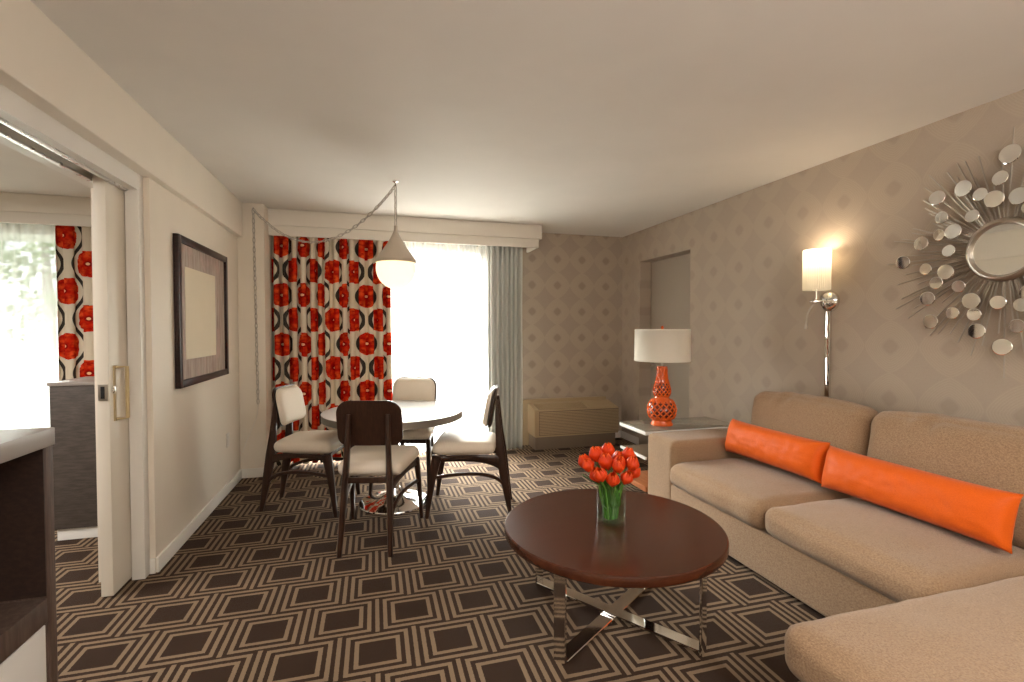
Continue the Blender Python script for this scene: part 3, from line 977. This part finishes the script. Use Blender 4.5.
for k, (ya, yb_) in enumerate(((2.975, 2.105), (2.095, 1.235), (1.225, .42))):
    def fn(p, a, b, c, k=k):
        # sagging rounded top with soft corners
        if c > 0: p.z -= .020*abs(b)**3*c
        # gathered creases near the top seam
        g = math.exp(-((c-.85)/.25)**2)
        p.x += .026*g*math.sin(b*21+k+c*2)*math.exp(-((b-.05-.1*k)/.30)**2)*(a < 0)
        p.z += .007*g*math.sin(b*21+k)*math.exp(-((b-.05-.1*k)/.30)**2)
        return p
    sofa('back_cushion', cushion(.20, ya-yb_, .50, .075, (.045, .005, .012), 26, .008, 8+k, fn), 2.735, (ya+yb_)/2, .655, rot=(0, math.radians(9), 0))
bm = bmesh.new()
for x, y in ((2.05, 3.2), (2.8, 3.2), (1.4, 1.1), (1.4, .5), (2.8, .5), (2.05, 2.0)):
    box(bm, x-2.4-.03, x-2.4+.03, y-1.8-.03, y-1.8+.03, 0, .03)
obj('foot', bm, M['black'], t)
# orange lumbar pillows
def bolster(x, y, z, L, lab, seed, yaw=0):
    bm = pillow(L, .235, .175, 44, seed)
    # x->along Y of the room, y->up
    R = Matrix.Rotation(math.radians(yaw), 3, 'Z') @ Matrix.Rotation(math.radians(14), 3, 'Y') @ Matrix(((0, 0, -1), (1, 0, 0), (0, 1, 0)))
    for v in bm.verts: v.co = R @ v.co
    o = obj('lumbar_pillow', bm, M['orange'], loc=(x, y, z), ang=70)
    tag(o, lab, 'pillow', 'orange pillows on the sofa')
bolster(2.46, 2.552, .588, .785, 'long orange pillow on the sofa seat next to the armrest', 1)
bolster(2.455, 1.730, .575, .86, 'long orange pillow on the sofa under the sunburst mirror', 2)

# ------------------------------------------------------------------ end table and lamp
EX, EY = 2.43, 3.515
t = thing('end_table', 'white edged end table with dark glass top behind the sofa arm', 'table', (EX, EY, 0))
zt = .566
bm = bmesh.new(); hx, hy = .43, .205
for a in ((-hx, -hx+.03, -hy, hy), (hx-.03, hx, -hy, hy), (-hx+.03, hx-.03, -hy, -hy+.03), (-hx+.03, hx-.03, hy-.03, hy)):
    box(bm, a[0], a[1], a[2], a[3], zt-.035, zt-.006, .002)
obj('top_frame', bm, M['white_lam'], t, ang=30)
obj('glass_top', B(-hx, hx, -hy, hy, zt-.006, zt, .001), M['glass_reflection'], t, ang=30)
obj('inset_panel', B(-hx+.03, hx-.03, -hy+.03, hy-.03, zt-.028, zt-.010), M['ac_dark'], t, smooth=False)
ms = obj('middle_shelf', B(-hx+.022, hx, -hy+.012, hy, .340, .359, .002), M['ac_dark'], t, ang=30)
obj('shelf_edge', B(-hx+.008, -hx+.022, -hy+.012, hy, .338, .360, .002), M['white_lam'], ms, ang=30)
obj('lower_shelf', B(-hx+.01, hx, -hy+.01, hy, .088, .128, .002), M['shelf_wood'], t, ang=30)
obj('side_panel', B(-hx+.30, hx, -hy, -hy+.012, 0, zt-.035, .002), M['white_lam'], t, ang=30)
obj('leg', B(hx-.03, hx, hy-.03, hy, 0, zt-.035, .002), M['white_lam'], t, ang=30)
obj('leg', B(hx-.03, hx, -hy+.012, -hy+.04, 0, zt-.035, .002), M['white_lam'], t, ang=30)

LX, LY = 2.268, 3.505
t = thing('table_lamp', 'orange gourd ceramic lamp with white drum shade on end table', 'lamp', (LX, LY, zt+.0005))
prof = [(0, 0), (.088, 0), (.090, .006), (.086, .016), (.079, .028), (.078, .040), (.090, .052), (.104, .075), (.112, .105), (.113, .130), (.106, .160), (.092, .188),
        (.074, .208), (.058, .222), (.055, .232), (.062, .246), (.068, .268), (.067, .290), (.060, .318), (.051, .350), (.044, .385), (.040, .420), (.040, .455), (.043, .470), (.041, .480), (.02, .483), (0, .483)]
body = obj('ceramic_body', lathe(bmesh.new(), prof, 64), M['ceramic'], t)
def rad_at(z):
    for (r0, z0), (r1, z1) in zip(prof[1:-2], prof[2:-1]):
        if z0 <= z <= z1: return r0+(r1-r0)*((z-z0)/max(1e-6, z1-z0))
    return .05
# raised lattice strips crossing over both bulbs, dark facets between paint the hollows' shade
bm = bmesh.new(); hollows = []
for zlo, zhi, n, dz, w in ((.056, .206, 14, .025, .0060), (.234, .354, 13, .020, .0042), (.360, .46, 11, .020, .0030)):
    cc = PI/(n*dz)
    for sgn in (1, -1):
        for k in range(n):
            pts = []
            for j in range(19):
                z = zlo+(zhi-zlo)*j/18; a = 2*PI*k/n+sgn*cc*(z-zlo)
                r = rad_at(z)+.002
                pts.append((r*math.cos(a), r*math.sin(a), z))
            tube(bm, pts, w, 6)
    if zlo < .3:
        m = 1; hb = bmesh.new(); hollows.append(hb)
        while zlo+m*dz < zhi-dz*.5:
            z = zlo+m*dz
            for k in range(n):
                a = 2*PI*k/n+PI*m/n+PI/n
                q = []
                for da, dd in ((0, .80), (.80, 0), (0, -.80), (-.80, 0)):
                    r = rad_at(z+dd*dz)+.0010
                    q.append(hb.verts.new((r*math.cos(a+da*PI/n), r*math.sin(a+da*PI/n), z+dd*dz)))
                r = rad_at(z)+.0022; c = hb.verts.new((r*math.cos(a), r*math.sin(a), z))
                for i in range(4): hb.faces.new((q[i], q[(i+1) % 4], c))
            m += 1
lat = obj('lattice', bm, M['ceramic'], body)
for hb in hollows: obj('hollow_shade', hb, M['ceramic_dark'], lat, smooth=False)
bm = bmesh.new()
lathe(bm, [(0, .483), (.012, .483), (.012, .50), (.006, .505), (.006, .76), (0, .76)], 16)
obj('socket_stem', bm, M['nickel'], t)
bm = bmesh.new(); R, za, zb = .222, .522, .782
lathe(bm, [(R-.004, za+.001), (R, za), (R+.002, za+.012), (R, za+.014), (R-.002, zb-.014), (R, zb-.012), (R-.002, zb), (R-.006, zb-.001), (R-.004, za+.001)], 72)
obj('lamp_shade', bm, M['shade'], t, ang=60)
bm = bmesh.new()
for k in range(3):
    a = 2*PI*k/3; tube(bm, [(0, 0, zb-.02), (.2175*math.cos(a), .2175*math.sin(a), zb-.012)], .002, 6)
tube(bm, [(.217*math.cos(2*PI*k/32), .217*math.sin(2*PI*k/32), zb-.012) for k in range(32)], .002, 6, closed=True)
obj('shade_spider', bm, M['nickel'], t)
bm = bmesh.new(); lathe(bm, [(0, .755), (.010, .757), (.012, .775), (.008, .785), (.013, .797), (.006, .808), (0, .81)], 20)
obj('finial', bm, M['ceramic'], t)

# ------------------------------------------------------------------ wall sconce
SY, SZ = 2.585, 1.536
t = thing('wall_sconce', 'lit wall sconce with pleated white shade and chrome rod above sofa', 'lamp', (XR, SY, SZ))
bm = bmesh.new()
lathe(bm, [(0, .0), (.070, .0), (.072, .006), (.068, .022), (.052, .040), (.028, .052), (0, .056)], 48)
bmesh.ops.rotate(bm, verts=bm.verts, cent=(0, 0, 0), matrix=Matrix.Rotation(-PI/2, 3, 'Y'))
obj('back_plate', bm, M['chrome'], t, ang=60)
bm = bmesh.new(); box(bm, -.022, -.003, -.017, .017, -.645, -.055, .003)
obj('cord_cover', bm, M['chrome'], t, ang=30)
bm = bmesh.new(); box(bm, -.024, -.003, -.011, .011, -.70, -.645, .002)
obj('cord_cover_end', bm, M['nickel'], t, ang=30)
sx, sy = -.115, .005
bm = bmesh.new()
tube(bm, [(-.045, .0, .0), (-.09, .02, 0), (-.118, .045, .0), (sx, sy, .012), (sx, sy, .19)], .007, 10)
tube(bm, [(-.02, -.072, -.0), (-.06, -.07, 0), (-.066, -.03, 0), (-.07, .03, 0), (-.06, .07, 0), (-.02, .072, 0)], .003, 8)
obj('arm', bm, M['chrome'], t)
bm = bmesh.new(); n = 84; R = .080
g = []
for z, s in ((.072, 0), (.074, 1), (.338, 1), (.340, 0)):
    g.append([bm.verts.new((sx+(R+(.0022 if k % 2 else -.0022)*s)*math.cos(2*PI*k/n), sy+(R+(.0022 if k % 2 else -.0022)*s)*math.sin(2*PI*k/n), z)) for k in range(n)])
for a, b in zip(g, g[1:]):
    for k in range(n): bm.faces.new((a[k], a[(k+1) % n], b[(k+1) % n], b[k]))
sh = obj('pleated_shade', bm, M['sconce_shade'], t, ang=10)
bm = bmesh.new()
tube(bm, bez((-.075, .035, -.01), (-.10, .075, -.03), (-.13, .06, -.08), (-.11, .085, -.155), 12), .0058, 8)
tube(bm, [(-.11, .085, -.15), (-.108, .088, -.168), (-.107, .09, -.185)], [.006, .009, .010], 12)
obj('reading_light', bm, M['nickel'], t)
bm = bmesh.new(); lathe(bm, [(0, .19), (.014, .19), (.014, .22), (.026, .25), (.026, .27), (.015, .29), (0, .295)], 16, (sx, sy, 0))
obj('bulb', bm, m_shade('lit_bulb', (.8, .8, .7, 1), .3, (1, .8, .55, 1), 1.2), t)
lt = bpy.data.lights.new('sconce_light', 'POINT'); lt.energy = 2.2; lt.color = (1, .80, .55); lt.shadow_soft_size = .035
lo = bpy.data.objects.new('sconce_light', lt); link(lo); lo.location = (XR+sx-.0, SY+sy, SZ+.315)

# ------------------------------------------------------------------ sunburst mirror
MY, MZ = 1.640, 1.735
t = thing('sunburst_mirror', 'round sunburst wall mirror with metal rays and small mirror discs', 'mirror', (XR, MY, MZ))
def onwall(bm, x):   # z axis of the lathe -> -x of the room, pushed out from the wall
    bmesh.ops.rotate(bm, verts=bm.verts, cent=(0, 0, 0), matrix=Matrix.Rotation(-PI/2, 3, 'Y'))
    bmesh.ops.translate(bm, verts=bm.verts, vec=(x, 0, 0)); return bm
obj('frame', onwall(lathe(bmesh.new(), [(.118, .0), (.148, .0), (.154, .006), (.152, .016), (.144, .026), (.134, .028), (.128, .018), (.126, .010), (.118, .01)], 72), -.012), M['nickel'], t, ang=50)
obj('mirror_glass', onwall(lathe(bmesh.new(), [(0, .0), (.129, 0), (.129, .006), (.122, .010), (0, .010)], 72), -.014), M['mirror'], t, ang=20)
obj('back_disc', onwall(lathe(bmesh.new(), [(0, 0), (.10, 0), (.10, .012), (0, .012)], 40), -.001), M['nickel'], t)
# discs measured on the wall plane: (y offset, z offset, radius) for the visible left half
import_px = [(1010, 154, 9.5), (1000, 178, 7.2), (994, 199, 8.5), (1019, 196, 8.5), (980, 194.5, 6.5), (963, 188.5, 8), (937, 198, 7.2), (972, 216, 6.2), (941.5, 217.5, 6), (953, 231.5, 7.5), (939, 235, 5.6),
             (921, 243.5, 6.8), (948.5, 251, 5.8), (903, 262.5, 6.7), (925.5, 269, 5.7), (945.5, 272, 7.6), (936, 283, 6), (958.5, 286.5, 6), (927.5, 298.5, 7), (971, 301, 8), (952.5, 313, 6), (974, 314.5, 6.3), (930.5, 321.5, 7.2), (976.5, 331, 7.5), (998, 302.5, 6.8), (1022, 305, 7), (1017, 326, 7), (1002, 347, 8.2)]
cF = Vector((math.sin(psi)*math.cos(pitch), math.cos(psi)*math.cos(pitch), -math.sin(pitch)))
cR = Vector((math.cos(psi), -math.sin(psi), 0)); cU = cR.cross(cF)
def on_x(px, py, X):
    d = cF+cR*((px-512)/f_px)-cU*((py-341)/f_px)
    return Vector((0, 0, H))+d*(X/d.x)
discs = []
for px, py, rp in import_px:
    P = on_x(px, py, XR-.045)
    depth = (P-Vector((0, 0, H))).dot(cF)
    discs.append((P.y-MY, P.z-MZ, rp*depth/f_px*1.0))
rng = random.Random(12)
vis = list(discs)
for (y, z, r) in vis:        # the half beyond the picture's edge
    if y > .10: discs.append((-y*rng.uniform(.93, 1.07), z+rng.uniform(-.03, .03), r))
disc_me = {}
def disc_mesh(r):
    k = round(r, 3)
    if k not in disc_me:
        bm = onwall(lathe(bmesh.new(), [(0, 0), (r, 0), (r, .004), (r*.93, .0055), (0, .0055)], 28), 0)
        me = bpy.data.meshes.new('mirror_disc'); bm.to_mesh(me); bm.free()
        for p in me.polygons: p.use_smooth = True
        me.set_sharp_from_angle(angle=.2); me.materials.append(M['mirror']); disc_me[k] = me
    return disc_me[k]
for (y, z, r) in discs:
    o = bpy.data.objects.new('mirror_disc', disc_mesh(r)); link(o, t)
    o.location = (-.042, y, z); o.rotation_euler = (0, rng.uniform(-.10, .10), rng.uniform(-.08, .08))
# rays
angs = [math.atan2(z, y) for (y, z, r) in discs]
lens = [math.hypot(y, z)+rng.uniform(.05, .16) for (y, z, r) in discs]
N = 74
for k in range(N):
    a = 2*PI*k/N+rng.uniform(-.03, .03)-PI
    if min(abs((a-b+PI) % (2*PI)-PI) for b in angs) > .030:
        angs.append(a); lens.append(rng.choice((.36, .42, .46, .50, .54))*rng.uniform(.95, 1.05))
for a, L in list(zip(angs, lens))[:98]:
    d = Vector((0, math.cos(a), math.sin(a)))
    bm = tube(bmesh.new(), [d*.135+Vector((-.012, 0, 0)), d*(L)+Vector((-.036 if L > .3 else -.02, 0, 0))], [.0044, .0034], 6)
    obj('ray', bm, M['ray'], t)

# ------------------------------------------------------------------ cabinet at the left edge
CX, CY1, CZ = -.848, 1.632, 1.08
t = thing('open_cabinet', 'tall brown cabinet with grey top and open niche by the doorway', 'cabinet', (-1.0, 1.2, 0))
ox, oy = -1.0, 1.2; x0, x1 = XL+.004-ox, CX-ox; y0, y1 = .55-oy, CY1-oy
obj('countertop', B(x0, x1, y0, y1, CZ-.048, CZ, .003), M['cab_top'], t, ang=30)
pw = .042
obj('side_panel', B(x0, x1-.004, y1-pw, y1-.004, 0, CZ-.048, .002), M['cab_wood'], t, ang=30)
obj('side_panel', B(x0, x1-.004, y0, y0+pw, 0, CZ-.048, .002), M['cab_wood'], t, ang=30)
obj('back_panel', B(x0, x0+.012, y0+pw, y1-pw, 0, CZ-.048), M['cab_dark'], t, smooth=False)
obj('niche_lining', B(x0+.012, x1-.0045, y1-pw-.004, y1-pw, .632, CZ-.05), M['cab_dark'], t, smooth=False)
obj('shelf', B(x0+.012, x1-.004, y0+pw, y1-pw, .560, .626, .002), M['cab_wood'], t, ang=30)
dr = obj('door', B(x1-.028, x1-.008, y0+pw+.003, y1-pw-.003, .06, .554, .002), M['white_lam'], t, ang=30)
obj('plinth', B(x0+.02, x1-.05, y0+pw, y1-pw, 0, .055), M['cab_dark'], t, smooth=False)

# ------------------------------------------------------------------ bedroom dresser
t = thing('bedroom_dresser', 'dark grey dresser with pale top in the bedroom behind sliding door', 'dresser', (-1.715, 3.735, 0))
obj('body', B(-.252, .27, 0, .42, .075, .99, .003), M['dresser'], t, ang=30)
obj('top', B(-.262, .275, -.006, .425, .99, 1.012, .003), M['cab_top'], t, ang=30)
obj('plinth', B(-.235, .265, .015, .40, 0, .075, .002), M['trim'], t, ang=30)

# ------------------------------------------------------------------ outside
struct(obj('ground_terrace', B(-1.45, 14, OUT+.02, 8.8, -.6, -.3), M['concrete'], smooth=False))
bm = B(-60, 60, 8.8, 120, -.6, -.3); box(bm, -60, -1.45, OUT+.02, 8.8, -.6, -.3)
struct(obj('ground_darkened', bm, paint('darkened_ground', (.070, .078, .055, 1), .9, .05), smooth=False))  # ground made dark here to cut bounce into the bedroom and sheers
struct(obj('added_sun_blocker', B(-7, -1.45, OUT, OUT+3.2, 2.62, 2.80), M['concrete'], smooth=False))  # added slab, out of view, keeps the sun off the bedroom window
def tree(x, y, h, r, seed, lab):
    rng = random.Random(seed)
    t = thing('garden_tree', lab, 'tree', (x, y, -.3))
    obj('trunk', tube(bmesh.new(), [(0, 0, 0), (.05, .02, h*.4), (0, 0, h*.8)], [.12, .09, .04], 8), M['bark'], t)
    bm = bmesh.new()
    for k in range(1500):
        while True:
            p = Vector((rng.uniform(-1, 1), rng.uniform(-1, 1), rng.uniform(-1, 1)))
            if p.length < 1 and noise.noise(p*2.2+Vector((seed, 0, 0))) > -.12: break
        p = Vector((p.x*r, p.y*r, h*.75+p.z*r*1.2)); s = rng.uniform(.05, .12)
        n = Vector((rng.gauss(0, 1), rng.gauss(0, 1), rng.gauss(0, 1))).normalized(); a = n.orthogonal().normalized()*s; b = n.cross(a.normalized())*s*.55
        bm.faces.new([bm.verts.new(q) for q in (p-a, p+b, p+a, p-b)])
    o = obj('crown', bm, M['tree_leaf'], t, smooth=False); o['kind'] = 'stuff'
tree(-5.4, 10.2, 4.4, 1.6, 5, 'leafy tree blurred behind the bedroom sheer curtain')

# ------------------------------------------------------------------ light
W = bpy.data.worlds.new('sky'); SC.world = W; W.use_nodes = True
nt = W.node_tree; bg = nt.nodes['Background']
bg.inputs[0].default_value = (.93, .97, 1.0, 1); bg.inputs[1].default_value = .95
def area(name, loc, rot, sx, sy, e, col):
    l = bpy.data.lights.new(name, 'AREA'); l.shape = 'RECTANGLE'; l.size = sx; l.size_y = sy; l.energy = e; l.color = col
    o = bpy.data.objects.new(name, l); link(o); o.location = loc; o.rotation_euler = rot
    return o
area('added_room_fill', (.9, -.9, 2.40), (math.radians(18), 0, 0), 2.6, 1.6, 26, (1, .975, .95))  # added soft fill from behind the camera, no fixture modelled
area('added_ceiling_fill', (.8, -1.3, 1.70), (math.radians(180), 0, 0), 1.2, .6, 85, (1, .975, .95))  # added upward fill to brighten the ceiling, no lamp stands there
area('added_bedroom_fill', (-3.2, 2.2, 2.42), (0, 0, 0), 1.6, 1.6, 60, (1, .975, .95))  # added fill to lift the bedroom and dresser, no fixture there
su = bpy.data.lights.new('soft_sun', 'SUN'); su.energy = 48; su.angle = math.radians(70); su.color = (1, .975, .94)
so = bpy.data.objects.new('soft_sun', su); link(so); so.rotation_euler = (math.radians(-48), 0, math.radians(14)); so.location = (0, 9, 6)
pl = bpy.data.lights.new('pendant_light', 'POINT'); pl.energy = 1.6; pl.color = (1, .80, .52); pl.shadow_soft_size = .09
po = bpy.data.objects.new('pendant_light', pl); link(po); po.location = (PX, PY, 1.80)

vs = SC.view_settings
SC.display_settings.display_device = 'sRGB'
vs.view_transform = 'Standard'; vs.look = 'None'; vs.gamma = 1; vs.use_curve_mapping = False
vs.exposure = 0.95
SC.cycles.max_bounces = 12; SC.cycles.transparent_max_bounces = 16
SC.cycles.use_denoising = True
SC.cycles.sample_clamp_indirect = 6
